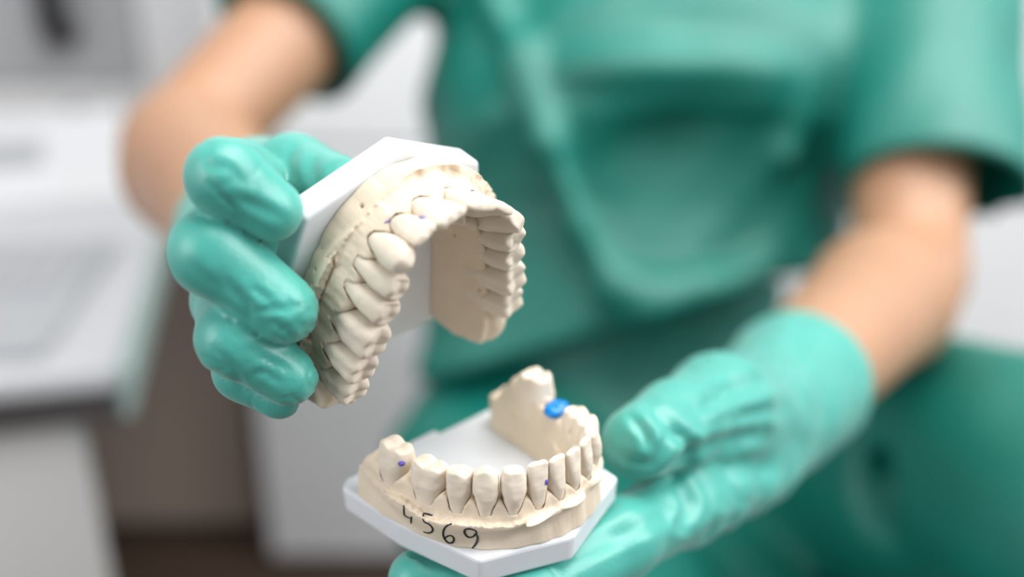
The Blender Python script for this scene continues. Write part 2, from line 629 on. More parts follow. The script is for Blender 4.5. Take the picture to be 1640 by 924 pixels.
def tooth_sdf(X, Y, Z, kind, W, Tk, H, seed=0, wear=0.0):
    """implicit tooth in its own frame: x along the arch, y outward, z occlusal; neck at z=0"""
    u = np.clip(Z / H, -0.4, 1.2)
    rng = np.random.default_rng(seed)
    if kind == 'incisor':
        wz = W / 2 * np.interp(u, [-.4, 0, .35, .75, 1.2], [.55, .68, .90, 1.0, .99])
        tz = Tk / 2 * np.interp(u, [-.4, 0, .25, .6, 1, 1.2], [.85, .95, .92, .62, .27, .2])
        yo = Tk * np.interp(u, [-.4, 0, .5, 1, 1.2], [0, 0.04, .08, .03, .0])
        p = 2.6
    elif kind == 'canine':
        wz = W / 2 * np.interp(u, [-.4, 0, .4, .7, 1, 1.2], [.52, .68, .98, .98, .70, .55])
        tz = Tk / 2 * np.interp(u, [-.4, 0, .3, .65, 1, 1.2], [.85, .95, 1.0, .78, .42, .35])
        yo = Tk * np.interp(u, [-.4, 0, .5, 1, 1.2], [0, .02, .05, .03, .03])
        p = 2.3
    else:
        wz = W / 2 * np.interp(u, [-.4, 0, .45, .8, 1.2], [.62, .74, .97, .95, .78])
        tz = Tk / 2 * np.interp(u, [-.4, 0, .35, .75, 1, 1.2], [.84, .92, 1.0, .84, .66, .55])
        yo = 0 * u
        p = 2.8
    q = (np.abs(X / wz) ** p + np.abs((Y - yo) / tz) ** p) ** (1 / p)
    side = (q - 1) * np.minimum(wz, tz)
    if kind == 'incisor':
        top = H - 0.45 * (X / (W / 2)) ** 4 - 0.1 * np.cos(X * 2.3 + seed)
    elif kind == 'canine':
        top = H - (1.9 - wear) * (np.sqrt((X / (W / 2)) ** 2 + .02)) - 0.10 * (Y / (Tk / 2)) ** 2
    elif kind == 'premolar':
        cu = [(0, .50 * Tk / 2, H), (0.02 * W, -.52 * Tk / 2, H - .7)]
        e = [c - 2.1 * np.sqrt(((X - a) / (W / 2)) ** 2 * .8 + ((Y - b) / (Tk / 2)) ** 2 * 1.5 + .015) for a, b, c in cu]
        top = np.maximum(smax(e[0], e[1], .25), H - 1.75 + .8 * (np.abs(X) / (W / 2)) ** 3)
    else:
        j = lambda: rng.uniform(-.04, .04)
        cu = [((.46 + j()) * W / 2, .55 * Tk / 2, H), ((-.46 + j()) * W / 2, .55 * Tk / 2, H - .2),
              ((.44 + j()) * W / 2, -.52 * Tk / 2, H - .25), ((-.46 + j()) * W / 2, -.5 * Tk / 2, H - .55)]
        if kind == 'lower_molar':
            cu.append((-.8 * W / 2, .2 * Tk / 2, H - .8))
        top = None
        for a, b, c in cu:
            e = c - 2.3 * np.sqrt(((X - a) / (W / 2)) ** 2 + ((Y - b) / (Tk / 2)) ** 2 + .012)
            top = e if top is None else smax(top, e, .22)
        top = np.maximum(top, H - 2.1 + .9 * (np.abs(X) / (W / 2)) ** 3)
        # buccal groove
        side = side + .38 * np.exp(-(X / (.13 * W)) ** 2) * np.clip(u, 0, 1) * (np.abs(Y) > Tk * .2)
    if wear:
        top = np.minimum(top, H - wear)
    d = smax(side, Z - top, .5)
    return smax(d, -Z - 2.8, .5)


def tooth_field(kind, W, Tk, H, seed=0, wear=0.0):
    f = Field((-W / 2 - 1.2, -Tk / 2 - 2.0, -3.2), (W / 2 + 1.2, Tk / 2 + 2.0, H + 1.6), 0.26)
    d = tooth_sdf(*f.xyz(), kind, W, Tk, H, seed, wear)
    f.F = np.broadcast_to(d, f.F.shape).astype(np.float32).copy()
    V, Q = f.mesh()
    N = normals(V, Q)
    V = V + N * (fbm(V * .35, seed, 2) * .16)[:, None]
    return V, Q


def build_cast(cfg):
    R, T, s = cfg['R'], cfg['T'], cfg['s']
    root = empty(cfg['name'])
    tag(root, cfg['label'], 'dental cast')
    # matrix of the thing: local metres -> world
    Mw = np.eye(4)
    Mw[:3, :3] = CW @ R
    Mw[:3, 3] = cam2w(T * s)
    root.matrix_world = Matrix(Mw.tolist())
    k = 0.001 * s
    # ---------- white base plate
    P = cfg['plate']
    n = len(P)
    th = cfg['plate_t']
    Vp = [(x, y, 0) for x, y in P] + [(x * .985, y * .985 + .1, -th) for x, y in P]
    Fp = [tuple(range(n)), tuple(range(2 * n - 1, n - 1, -1))] + [(i, n + i, n + (i + 1) % n, (i + 1) % n) for i in range(n)]
    pl = link('base_plate', poly_mesh('base_plate', np.array(Vp) * k, Fp), M['plate'], root)
    bevel(pl, 0.0011, 3)
    tag(pl, 'white plastic base plate')
    # ---------- plaster body
    C = smooth_curve(cfg['neck'], 420)
    sh = cfg.get('shift', 0)
    if sh:
        Tn = np.gradient(C, axis=0)
        Tn /= np.linalg.norm(Tn, axis=1)[:, None]
        Nn = np.stack([Tn[:, 1], -Tn[:, 0]], 1)
        Nn *= np.where(((C - np.array([0, 8.0])) * Nn).sum(1) < 0, -1, 1)[:, None]
        C0, C = C, C - Nn * sh
        cfg['teeth'] = [(t_[0], tuple(C[np.argmin(((C0 - np.array(t_[1])) ** 2).sum(1))]), *t_[2:]) for t_ in cfg['teeth']]
    outer = smooth_curve(cfg['outer'], 160)
    inner = smooth_curve(cfg['inner'], 120)
    poly = np.concatenate([outer, inner[::-1]])
    h = 0.3
    f = Field((-38, -25, -1.0), (38, 53, 24), h)
    X2, Y2 = np.meshgrid(f.ax[0].astype(float), f.ax[1].astype(float), indexing='ij')
    D = poly_sdf(X2, Y2, poly)
    nn, arc, nrm, arcs = curve_coords(X2, Y2, C)
    P2 = np.stack([X2, Y2, 0 * X2], -1)
    nz1 = fbm(P2 * .22, 5, 3)
    nz2 = fbm(P2 * .9, 9, 2)
    # bulge of the ridge at each tooth
    tb = np.zeros_like(arc)
    for tdef in cfg['teeth']:
        i = np.argmin(((C - np.array(tdef[1])) ** 2).sum(1))
        tb = np.maximum(tb, np.exp(-((arc - arcs[i]) / (tdef[3] * .42)) ** 2))
    Z = f.xyz()[2]
    zr = cfg['rim'](arc, X2, Y2) + .42 * nz2 + .35 * nz1
    zr = zr + cfg['ledge'] * np.clip(-(D - cfg['draft'] * cfg['rim_z']) - .8, 0, 3)
    D3, n3 = D[:, :, None], nn[:, :, None]
    # outward draft of the trimmed wall
    base = D3 - (cfg['draft'] * np.clip(Z, 0, 12) - cfg['inset'] * np.clip(1 - Z / 7, 0, 1)) * np.clip(nn / 3, 0, 1)[:, :, None]
    base = smax(base, Z - zr[:, :, None], .25)
    zg = cfg['gum'] + cfg['papilla'] * (1 - tb) + .25 * nz1 + cfg['lingual'] * np.clip(-nn / 3, 0, 1)
    side = np.clip((30 - Y2) / 8, 0, 1)                     # the ridge is slimmer under the front teeth
    hw_o = cfg['gw'] - cfg['gfront'] * (1 - side) + .6 * tb + .2 * nz1
    slope = cfg['gslope']
    og = n3 - (hw_o[:, :, None] + slope * (cfg['gum'] - Z))
    ig = D3 * .98
    lin_ = -n3 - (cfg['giw'] + .22 * (cfg['gum'] - Z))
    ridge = smax(smax(og, np.maximum(lin_, -99), .6), Z - zg[:, :, None], 1.6)
    # clip the ends of the arch
    endc = smax(D3 - 3.0, -(Y2[:, :, None] - cfg['endy'](Z)), 1.0)
    ridge = smax(ridge, endc, 1.5)
    F = smin(base, ridge, .45)
    if cfg.get('trench'):
        a0, a1, off, rad, zc = cfg['trench']
        m = np.clip((arc - a0) / 3, 0, 1) * np.clip((a1 - arc) / 3, 0, 1)
        rr = rad * m * (1 + .25 * nz1)
        tr = np.sqrt((n3 - off - .4 * nz1[:, :, None]) ** 2 + ((Z - zc) * .55) ** 2) - rr[:, :, None]
        tr = np.where(m[:, :, None] > 0.02, tr, 9)
        F = smax(F, -tr, .5)
    if cfg.get('crack'):
        a0, a1, off = cfg['crack']
        m = ((arc > a0) & (arc < a1))[:, :, None]
        tr = np.maximum(np.abs(n3 - off - .55 * nz1[:, :, None]) - .28, cfg['rim_z'] - 2.4 - Z)
        F = np.where(m, smax(F, -tr, .2), F)
    for q in cfg.get('facets', []):
        (a, b, c), dd = q
        F = smax(F, a * f.xyz()[0] + b * f.xyz()[1] + c * Z - dd, .6)
    F = smax(F, -Z, .2)
    f.F = F.astype(np.float32)
    for c, r in cfg.get('lumps', []):
        f.ell(c, r, 1.5)
    frames = []
    for i, (kind, (nx_, ny_), tip, W, Tk, *ex) in enumerate(cfg['teeth']):
        p0 = np.array([nx_, ny_, cfg['neckz'] + (ex[0] if ex else 0)])
        p1 = np.array(tip, float)
        az = p1 - p0
        H = np.linalg.norm(az)
        az /= H
        j = np.argmin(((C - p0[:2]) ** 2).sum(1))
        out = np.array([*nrm[j], 0])
        if len(ex) > 1:
            a = math.radians(ex[1])
            out = np.array([out[0] * math.cos(a) - out[1] * math.sin(a), out[0] * math.sin(a) + out[1] * math.cos(a), 0])
        by = out - az * (out @ az)
        by /= np.linalg.norm(by)
        bx = np.cross(by, az)
        frames.append((kind, W, Tk, H, ex[2] if len(ex) > 2 else 0, p0, bx, by, az))
    # the gum stands a hair off every tooth: a fine sulcus
    for i, (kind, W, Tk, H, wear, p0, bx, by, az) in enumerate(frames):
        c = p0 + az * H * .4
        sl_ = f.sl(c - 10, c + 10)
        GX, GY, GZ = np.broadcast_arrays(*f.xyz(sl_))
        rx, ry, rz = GX - p0[0], GY - p0[1], GZ - p0[2]
        tx = rx * bx[0] + ry * bx[1] + rz * bx[2]
        t_y = rx * by[0] + ry * by[1] + rz * by[2]
        tz_ = rx * az[0] + ry * az[1] + rz * az[2]
        d = tooth_sdf(tx, t_y, tz_, kind, W, Tk, H, i + cfg['seed'], wear) - cfg['sulcus']
        d = np.maximum(np.maximum(d, -tz_ - 1.8), -t_y - .3)
        f.F[sl_] = smax(f.F[sl_], -d, .12)
    V, Q = f.mesh()
    # pinholes in the plaster, found where the photo shows them
    bw = BVHTree.FromPolygons([tuple(v) for v in cam2w(loc2cam(V, R, T, s)).tolist()], Q.tolist())
    inv = np.linalg.inv(Mw)
    for (u, v, r) in cfg.get('holes', []):
        o_, d_ = ray(u, v)
        hit = bw.ray_cast(o_, d_)
        if hit[0] is not None:
            p = (inv @ np.array([*hit[0], 1]))[:3] / k
            dn = (inv[:3, :3] @ np.array(hit[1]))
            f.cone(p, p - dn * 1.6 * r, r, r * .8, .15, op='s')
    V, Q = f.mesh()
    V = relax(V, Q, 1, .25)
    N = normals(V, Q)
    V = V + N * (fbm(V * .55, 3, 2) * .10 * np.clip(V[:, 2] - cfg['rim_z'] + 1, .1, 1))[:, None]
    body = link('plaster_body', np_mesh('plaster_body', V * k, Q), M['plaster'], root)
    tag(body, 'cream plaster horseshoe of gum and trimmed base')
    # ---------- teeth
    allV, allQ, off = [V], [Q], len(V)
    for i, (kind, W, Tk, H, wear, p0, bx, by, az) in enumerate(frames):
        tv, tq = tooth_field(kind, W, Tk, H, i + cfg['seed'], wear)
        tv = p0 + tv[:, :1] * bx + tv[:, 1:2] * by + tv[:, 2:] * az
        link('tooth', np_mesh('tooth', tv * k, tq), M['tooth'], root)
        allV.append(tv)
        allQ.append(tq + off)
        off += len(tv)
    AV = np.concatenate(allV)
    bw = BVHTree.FromPolygons([tuple(v) for v in cam2w(loc2cam(AV, R, T, s)).tolist()], np.concatenate(allQ).tolist())

    def hit(u, v):
        o_, d_ = ray(u, v)
        q = bw.ray_cast(o_, d_)
        return (None, None) if q[0] is None else ((inv @ np.array([*q[0], 1]))[:3], (inv[:3, :3] @ np.array(q[1])))
    return root, hit


def stroke(name, parent, hit, lines, rad, mt, lift=0.0):
    """pen strokes given as pixel polylines, laid on the plaster where they fall"""
    VV, FF = [], []
    for ln in lines:
        P = smooth_curve(ln, 26) if len(ln) > 2 else np.linspace(ln[0], ln[1], 8)
        pts = [hit(*p)[0] for p in P]
        pts = [p for p in pts if p is not None]
        if len(pts) < 3:
            continue
        pts = np.array(pts)
        for _ in range(2):
            pts[1:-1] = (pts[:-2] + 2 * pts[1:-1] + pts[2:]) / 4
        t = np.linspace(0, 1, len(pts))
        me = tube_mesh('t', pts, rad * (.75 + .35 * np.sin(t * 3.1)), 8)
        o = len(VV)
        VV += [tuple(v.co) for v in me.vertices]
        FF += [tuple(o + i for i in p.vertices) for p in me.polygons]
        bpy.data.meshes.remove(me)
    return link(name, poly_mesh(name, VV, FF, True), mt, parent)


def blob(name, parent, c, r, mt, seed=0, amp=.12, R=None):
    f = Field(np.array(c) - 1.6 * max(r), np.array(c) + 1.6 * max(r), max(r) / 12)
    f.ell(c, r, 0, R=R)
    V, Q = f.mesh()
    N = normals(V, Q)
    V = V + N * (fbm((V - c) / max(r) * 1.6, seed, 2) * amp * max(r))[:, None]
    return link(name, np_mesh(name, V, Q), mt, parent)


PLATE = [(-27, -18), (-4, -18), (-4, -20.5), (4, -20.5), (4, -18), (27, -18), (30.5, -15), (30, 12), (25.2, 34.8), (0.5, 45.5), (-25.2, 34.8), (-30, 12), (-30.5, -15)]

# upper cast -- x to the picture's right, y to the front teeth, z to the biting edges
up_tip = lambda x, y, z=25: (x, y, z)
UPT = [  # kind, neck (x,y), tip, width, thickness, [neck dz, twist, wear]
    ('incisor', (-3.9, 40.2), (-4.3, 45.3, 24.8), 8.3, 7.2),
    ('incisor', (-10.0, 38.0), (-10.9, 42.9, 24.6), 6.7, 6.4),
    ('canine', (-14.6, 34.2), (-16.4, 37.8, 25.8), 7.5, 8.0),
    ('premolar', (-17.4, 28.6), (-16.0, 28.9, 25.0), 6.2, 8.6),
    ('premolar', (-19.4, 22.6), (-18.0, 22.3, 25.0), 6.7, 9.2),
    ('molar', (-21.8, 14.6), (-20.3, 13.9, 25.1), 9.5, 10.2),
    ('molar', (-23.4, 6.0), (-22.2, 5.4, 24.3), 8.5, 10.0),
    ('molar', (-24.3, -2.0), (-22.8, -3.0, 23.2), 7.6, 9.8),
    ('incisor', (4.4, 40.2), (4.4, 45.1, 24.8), 8.3, 7.2),
    ('incisor', (10.6, 37.6), (11.6, 41.6, 24.6), 6.7, 6.4),
    ('canine', (15.4, 33.4), (16.8, 36.4, 25.6), 7.5, 8.0),
    ('premolar', (17.8, 28.6), (18.6, 30.0, 24.8), 6.6, 9.0),
    ('premolar', (19.6, 22.2), (20.2, 23.4, 24.8), 6.7, 9.2),
    ('molar', (21.6, 14.4), (22.2, 15.4, 24.8), 9.5, 10.2),
    ('molar', (23.6, 5.2), (24.2, 6.0, 24.2), 9.0, 10.0),
]
LPLATE = [(28.5, -20.5), (4, -20.5), (4, -23), (-8, -23), (-8, -20.5), (-29, -20), (-32.5, -16), (-31.5, 12), (-29.3, 36.6), (0.9, 46.4), (25.7, 35.6), (31.2, 8), (32.2, -17.6)]
U = dict(name='upper_dental_cast', seed=10, R=RU, T=TU, s=SU_, plate=PLATE, plate_t=8.0,
         label='cream upper dental plaster cast with all teeth, gripped on its white plate by gloved fingers',
         outer=[(-27.5, -14), (-27, -5), (-26, 6), (-24.6, 14.2), (-22.5, 21.1), (-18.1, 28.9), (-11.8, 35.2), (-5.4, 40.2), (1.4, 42.0), (10.8, 39.8),
                (18.5, 34), (23.6, 27), (26.5, 18), (28.5, 6), (30, -6), (30.5, -14)],
         inner=[(-20, -14), (-18.8, -5), (-17.5, 6), (-15.8, 14), (-12.5, 21), (-7, 26.5), (0, 28.8), (7, 27), (12.8, 21.5), (16, 14), (17.4, 5), (18.6, -5), (20.6, -14)],
         neck=[(-25.0, -16), (-24.4, -2), (-23.4, 7), (-21.6, 15.8), (-19.2, 23.6), (-17.4, 29.4), (-14.3, 34.4), (-9.8, 38.2), (-4, 40.2), (0.2, 40.6), (4.4, 40.2), (10.6, 37.8),
               (15.2, 33.6), (17.8, 28.4), (19.6, 22.2), (21.6, 14.4), (23.6, 5), (25.0, -5), (25.8, -16)],
         teeth=UPT, shift=1.8, sulcus=.22, neckz=13.8, gum=14.2, papilla=1.8, gw=4.3, gfront=0.9, lingual=3.2, giw=4.4, gslope=.03, draft=.44, inset=0, ledge=.55, rim_z=7.4,
         rim=lambda arc, x, y: 7.4 - .8 * np.clip((x - 6) / 12, 0, 1) + 0 * y,
         endy=lambda Z: -15.0 + .32 * np.clip(Z - 9, 0, 20),
         trench=None, crack=None, holes=[(579, 330, .55), (504, 432, .6), (499, 455, .45), (528, 505, .35), (727, 377, .5), (767, 465, .6), (515, 399, .25)], lumps=[((24.6, -5.5, 12.5), (4.8, 9.0, 8.0))])
L = dict(name='lower_dental_cast', seed=40, R=RL, T=TL, s=SL_, plate=LPLATE, plate_t=8.6,
         label='cream lower dental plaster cast numbered 4569 on a white plate, held from below',
         outer=[(29.2, -10), (30.6, -2), (31.6, 8), (31.0, 17), (28.8, 25.5), (24, 32.2), (18, 37.4), (9.9, 41.5), (1.5, 43.2), (-6.5, 42.4), (-14.5, 40), (-21.7, 36),
                (-26.4, 29.5), (-29, 20), (-30, 9), (-30.8, -3), (-31, -13)],
         inner=[(23, -10), (21.0, -3), (20.4, 6), (19, 14), (16, 21.5), (11, 27.5), (4, 31), (-3, 31.2), (-10, 29.2), (-15.5, 24.5), (-19, 17.5), (-20.6, 9), (-21.8, 0), (-22.6, -6), (-23.2, -13)],
         neck=[(27.2, -14), (26.8, 4), (25.0, 16), (22.2, 24.8), (18.3, 30.8), (13.2, 35.2), (7.4, 38.2), (1.6, 39.8), (-3.6, 40.2), (-9.2, 39.2), (-14.6, 36.6), (-19.4, 31.6), (-22.4, 25.4),
               (-24.6, 16), (-26.0, 6), (-27.4, -14)],
         teeth=[('lower_molar', (27.0, 3.6), (27.2, 4.6, 23.6), 10.4, 9.2, .6),
                ('lower_molar', (25.2, 16.2), (25.4, 16.6, 22.4), 11.0, 8.8),
                ('premolar', (22.4, 25.0), (22.6, 25.6, 23.2), 7.0, 8.0),
                ('canine', (18.4, 31.0), (18.6, 31.6, 24.0), 7.2, 7.6),
                ('canine', (13.2, 35.4), (13.3, 36.4, 24.2), 7.0, 7.6, 0, 0, 1.0),
                ('incisor', (7.5, 38.4), (7.4, 39.4, 24.0), 5.9, 6.4),
                ('incisor', (2.0, 39.9), (1.9, 41.0, 23.8), 5.4, 6.2, 0, 8),
                ('incisor', (-3.6, 40.2), (-3.7, 41.6, 23.8), 5.4, 6.2),
                ('incisor', (-9.2, 39.2), (-9.6, 40.6, 23.8), 5.8, 6.4),
                ('canine', (-14.8, 36.4), (-15.2, 37.8, 24.2), 6.9, 7.6),
                ('premolar', (-19.2, 31.6), (-19.8, 32.2, 23.4), 7.0, 8.0),
                ('premolar', (-22.2, 25.2), (-22.8, 25.6, 22.0), 7.0, 8.0),
                ('lower_molar', (-25.6, 6.0), (-25.8, 5.4, 25.0), 11.0, 10.8)],
         sulcus=.15, neckz=12.2, gum=12.7, papilla=2.0, gw=3.3, gfront=.5, lingual=1.8, giw=4.4, gslope=.10, draft=.10, inset=1.6, ledge=.0, rim_z=8.2,
         rim=lambda arc, x, y: 8.5 + .45 * np.sin(arc * .33) + 1.3 * np.clip((22 - y) / 25, 0, 1),
         endy=lambda Z: -11.0 + .55 * np.clip(Z - 8, 0, 20), trench=None, crack=None,
         holes=[(622, 798, .3), (673, 800, .2)], lumps=[((-25.5, 3.5, 15.0), (5.2, 9.0, 7.4)), ((9.5, 42.6, 8.8), (5.5, 1.7, .6)), ((-1.5, 44.0, 9.2), (4.5, 2.2, 1.0)), ((-12, 41.6, 9.6), (5, 1.8, 1.2)), ((26.5, 2.5, 12.5), (4.6, 7.5, 5.0))])

# arc positions of the vestibule groove and the crack on the upper cast
_C = smooth_curve(U['neck'], 420)
_a = np.r_[0, np.cumsum(np.linalg.norm(np.diff(_C, axis=0), axis=1))]
arc_of = lambda x, y: _a[np.argmin(((_C - np.array([x, y])) ** 2).sum(1))]
U['trench'] = (arc_of(-13.5, 35.3), arc_of(8, 39), 5.0, 2.0, 9.8)
U['crack'] = (arc_of(-23.8, 4), arc_of(-15, 33.6), 5.2)

ucast, uhit = build_cast(U)
lcast, lhit = build_cast(L)


def z4(pts):  # crop coordinates of the handwriting -> picture pixels
    return [(560 + a / 4.2, 680 + b / 4.2) for a, b in pts]


for lines in ([z4([(365, 540), (366, 575), (370, 608), (392, 622), (418, 632)]), z4([(417, 618), (414, 640), (413, 662)])],
              [z4([(557, 612), (525, 603), (497, 597)]), z4([(497, 597), (494, 620), (500, 652), (540, 670), (562, 705), (545, 726), (520, 728), (498, 720)])],
              [z4([(688, 667), (655, 675), (628, 718), (634, 760), (662, 795), (690, 796), (705, 775), (695, 745), (662, 742), (640, 765)])],
              [z4([(838, 742), (857, 725), (845, 710), (800, 698), (772, 705), (775, 735), (800, 758), (832, 752), (856, 728)]),
               z4([(850, 738), (862, 755), (854, 792), (830, 825), (800, 843)])]):
    stroke('handwritten_digit', lcast, lhit, lines, 0.00027, M['ink'])
# purple pencil marks
for lst in ([[(671, 347), (674, 349), (680, 348)], [(671, 349), (676, 350), (681, 350)]],):
    stroke('pencil_mark', ucast, uhit, lst, 0.00024, M['purple'])
stroke('pencil_mark', ucast, uhit, [[(616, 357), (620, 355), (624, 353)]], 0.00022, M['purple'])
for (u, v, r) in ((643, 742, (1.0, 1.0, .8)), (875, 772, (.55, .55, .9))):
    p, n_ = lhit(u, v)
    if p is not None:
        blob('pencil_mark', lcast, p, np.array(r) * .00092, M['purple'], 3)
# blue wax in the gap of the far side
p, n_ = lhit(896, 652)
wax = blob('blue_wax', lcast, np.array([-23.4, 16.4, 17.4]) * .00092, np.array([4.8, 3.6, 2.1]) * .00092, M['blue'], 7, .16)
tag(wax, 'bright blue lump of wax')

# ------------------------------------------------------------------ the person
PB = np.array([0.10, 0.80, 0.0])
person = empty('person', tuple(PB))
tag(person, 'person in green scrubs and teal gloves holding two dental casts', 'person')


def to_person(V):
    return cam2w(V) - PB


Sh_L, El_L, Wr_L = np.array([-70, -325, 815.]), px(288, 240, 640), px(412, 396, 394)
Sh_R, El_R, Wr_R = np.array([318, -285, 770.]), px(1452, 440, 640), px(1238, 650, 396)

HL = {  # hand on the upper cast: chains from the knuckle to the tip (px, py, depth, radius)
    'index': [(402, 330, 298, 11), (385, 285, 256, 9.2), (362, 284, 222, 8.3), (434, 336, 226, 7.2)],
    'middle': [(388, 390, 304, 11.5), (352, 385, 260, 9.8), (340, 405, 227, 9.3), (456, 497, 231, 8.0)],
    'ring': [(384, 450, 306, 11), (366, 480, 262, 9.2), (376, 543, 234, 8.5), (462, 603, 238, 7.2)],
    'pinky': [(390, 505, 308, 10), (388, 535, 276, 8.2), (390, 592, 253, 7.3), (446, 632, 251, 6.4)],
    'thumb': [(385, 400, 350, 15), (420, 305, 306, 12), (470, 285, 278, 10), (548, 312, 258, 8.6)],
}
HR = {
    'index': [(1135, 780, 322, 13), (990, 866, 278, 10.8), (845, 952, 256, 9), (670, 926, 258, 7.8)],
    'middle': [(1185, 765, 340, 11.5), (1030, 845, 295, 10), (890, 925, 273, 9), (740, 905, 274, 8)],
    'ring': [(1215, 745, 356, 11), (1060, 825, 312, 9.5), (925, 890, 290, 8.8), (800, 880, 290, 7.8)],
    'pinky': [(1235, 725, 370, 10), (1090, 800, 330, 8.5), (985, 850, 312, 7.8), (890, 850, 312, 7)],
    'thumb': [(1215, 650, 366, 17), (1150, 652, 328, 15), (1085, 680, 302, 11.6), (1022, 708, 284, 9.0)],
}


def hand_field(f, Hd, wrist, fore, dr, cuff):
    """glove / hand as one implicit surface: fingers kept apart, palm blended"""
    fingers = {n: [px(*q[:3]) for q in c] for n, c in Hd.items()}
    rad = {n: [q[3] + dr for q in c] for n, c in Hd.items()}
    g = f.like()
    for n in fingers:
        t = f.like()
        P, r = fingers[n], rad[n]
        t.chain(P, r, 4.0)
        if n == 'thumb':
            th = t.F
        else:
            np.minimum(g.F, t.F, out=g.F)
    P0 = [fingers[n][0] for n in ('index', 'middle', 'ring', 'pinky')]
    pal = f.like()
    for i, p in enumerate(P0):
        wv = wrist + (P0[i] - np.mean(P0, 0)) * .45
        pal.cone(wv, p, 17 + dr, (12.5, 12.5, 12, 11)[i] + dr, 9)
    pal.cone(wrist, fingers['thumb'][0], 19 + dr, 15 + dr, 8)
    pal.cone(fingers['thumb'][1], P0[0], 10 + dr, 11 + dr, 8)
    pal.cone(fingers['thumb'][1], (P0[0] + P0[1] + wrist) / 3, 11 + dr, 13 + dr, 8)
    wd = (fore - wrist)
    wd /= np.linalg.norm(wd)
    if cuff:
        pal.cone(wrist, wrist + wd * cuff, 27 + dr, 32 + cuff * .04 + dr, 12)
        X, Y, Z = f.xyz()
        e = wrist + wd * cuff
        cut = (X - e[0]) * wd[0] + (Y - e[1]) * wd[1] + (Z - e[2]) * wd[2] + 30
        pal.F = smax(pal.F, cut, 1.5).astype(np.float32)
    else:
        pal.cone(wrist, wrist + wd * 60, 27 + dr, 29 + dr, 12)
    f.F = smin(f.F, smin(smin(g.F, th, 1.0), smin(pal.F, th, 12.0), 6.0), 0).astype(np.float32)
    if cuff:  # open, hollow cuff
        e = wrist + wd * (cuff - 30)
        f.cone(e - wd * 18, e + wd * 20, 25, 31.5, .8, op='s')


def make_glove(Hd, wrist, fore, cuff, seed, label, cfg, amp, lines, extra=None):
    A = np.array([px(*q[:3]) for c in Hd.values() for q in c] + [wrist])
    wd = (fore - wrist) / np.linalg.norm(fore - wrist)
    A = np.concatenate([A, [wrist + wd * (cuff - 10)]])
    lo, hi = A.min(0) - 34, A.max(0) + 34
    f = Field(lo, hi, 0.9)
    hand_field(f, Hd, wrist, fore, 0.0, cuff)
    if extra:
        extra(f)
    # the film lies flat against the plate and the plaster it presses on
    I = np.argwhere((f.F < 1.5) & (f.F > -9))
    Pc = (f.lo + I * f.h)
    Lc = (Pc / cfg['s'] - cfg['T']) @ cfg['R']
    dpl = np.maximum(poly_sdf(Lc[:, 0], Lc[:, 1], np.array(cfg['plate'], float)), np.maximum(Lc[:, 2], -cfg['plate_t'] - Lc[:, 2]))
    dw = np.maximum(poly_sdf(Lc[:, 0], Lc[:, 1], smooth_curve(cfg['outer'], 40)) - cfg['draft'] * np.clip(Lc[:, 2], 0, 8), np.maximum(Lc[:, 2] - 15, -Lc[:, 2]))
    d = (np.minimum(dpl, dw) - .4 - .5 * amp) * cfg['s']
    f.F[tuple(I.T)] = np.maximum(f.F[tuple(I.T)], -d)
    V, Q = f.mesh()
    V = relax(V, Q, 2, .5)
    N = normals(V, Q)
    # stretched film: soft folds and a few sharper creases
    n1 = fbm(V * .05, seed, 2)
    n2 = fbm(V * np.array([.10, .14, .07]), seed + 3, 2)
    mask = np.clip(vnoise(V * .035, seed + 5) * 2.0 + .35, 0, 1)
    crease = np.exp(-(n2 / .07) ** 2) * mask
    n3 = vnoise(V * .28, seed + 7)
    V = V + N * (n1 * .45 * amp - crease * .5 * amp + n3 * .14 * mask * amp + press_creases(V, N, lines))[:, None]
    o = link('glove', np_mesh('glove', to_person(V), Q), M['glove'], person)
    tag(o, label)
    return o


def right_folds(f):
    # slack film: a rolled fold round the first finger and creases between thumb and palm
    a, b = px(1135, 780, 322), px(990, 866, 278)
    d = (b - a) / np.linalg.norm(b - a)
    for t, r in ((.30, 14.2), (.36, 13.2)):
        c = a + (b - a) * t
        f.cone(c - d * .8, c + d * .8, r, r, 2.0)

LEFT_CREASES = [([(335, 291), (360, 318), (387, 345)], .55, 5), ([(376, 316), (410, 330), (452, 350)], .5, 9), ([(330, 262), (362, 268), (396, 296)], .35, 8),
                ([(403, 462), (420, 472), (437, 487)], .55, 6), ([(417, 498), (445, 494), (474, 497)], .55, 6), ([(438, 517), (452, 526), (468, 540)], .5, 6),
                ([(380, 470), (398, 488), (402, 512)], .4, 7), ([(352, 440), (380, 470), (396, 505)], .35, 8), ([(412, 570), (438, 580), (463, 592)], .5, 6),
                ([(402, 606), (420, 596), (446, 612)], .45, 6), ([(345, 560), (372, 590), (392, 628)], .4, 7), ([(300, 420), (335, 452), (372, 470)], .3, 9),
                ([(455, 480), (470, 488), (490, 492)], .35, 5), ([(470, 240), (462, 262), (468, 292)], .7, 9), ([(505, 248), (500, 270), (506, 300)], .5, 9)]
RIGHT_CREASES = [([(1070, 768), (1098, 738), (1150, 712), (1220, 690)], 2.6, 13), ([(1082, 690), (1106, 715), (1100, 742)], 1.6, 10),
                 ([(1040, 652), (1070, 678), (1088, 715)], 1.5, 10), ([(1000, 732), (1040, 742), (1064, 706), (1050, 672)], 1.2, 8),
                 ([(1120, 655), (1180, 622), (1245, 602)], 1.5, 15), ([(1092, 842), (1102, 806), (1078, 772)], 2.2, 10),
                 ([(1152, 838), (1128, 872)], 1.3, 10), ([(1170, 742), (1245, 752)], 1.0, 16), ([(1130, 690), (1190, 668), (1250, 655)], 1.2, 12),
                 ([(1010, 668), (1030, 690), (1040, 715)], 1.0, 8), ([(1060, 830), (980, 862), (900, 900)], .8, 12), ([(1290, 520), (1270, 590), (1300, 660)], 1.2, 16)]


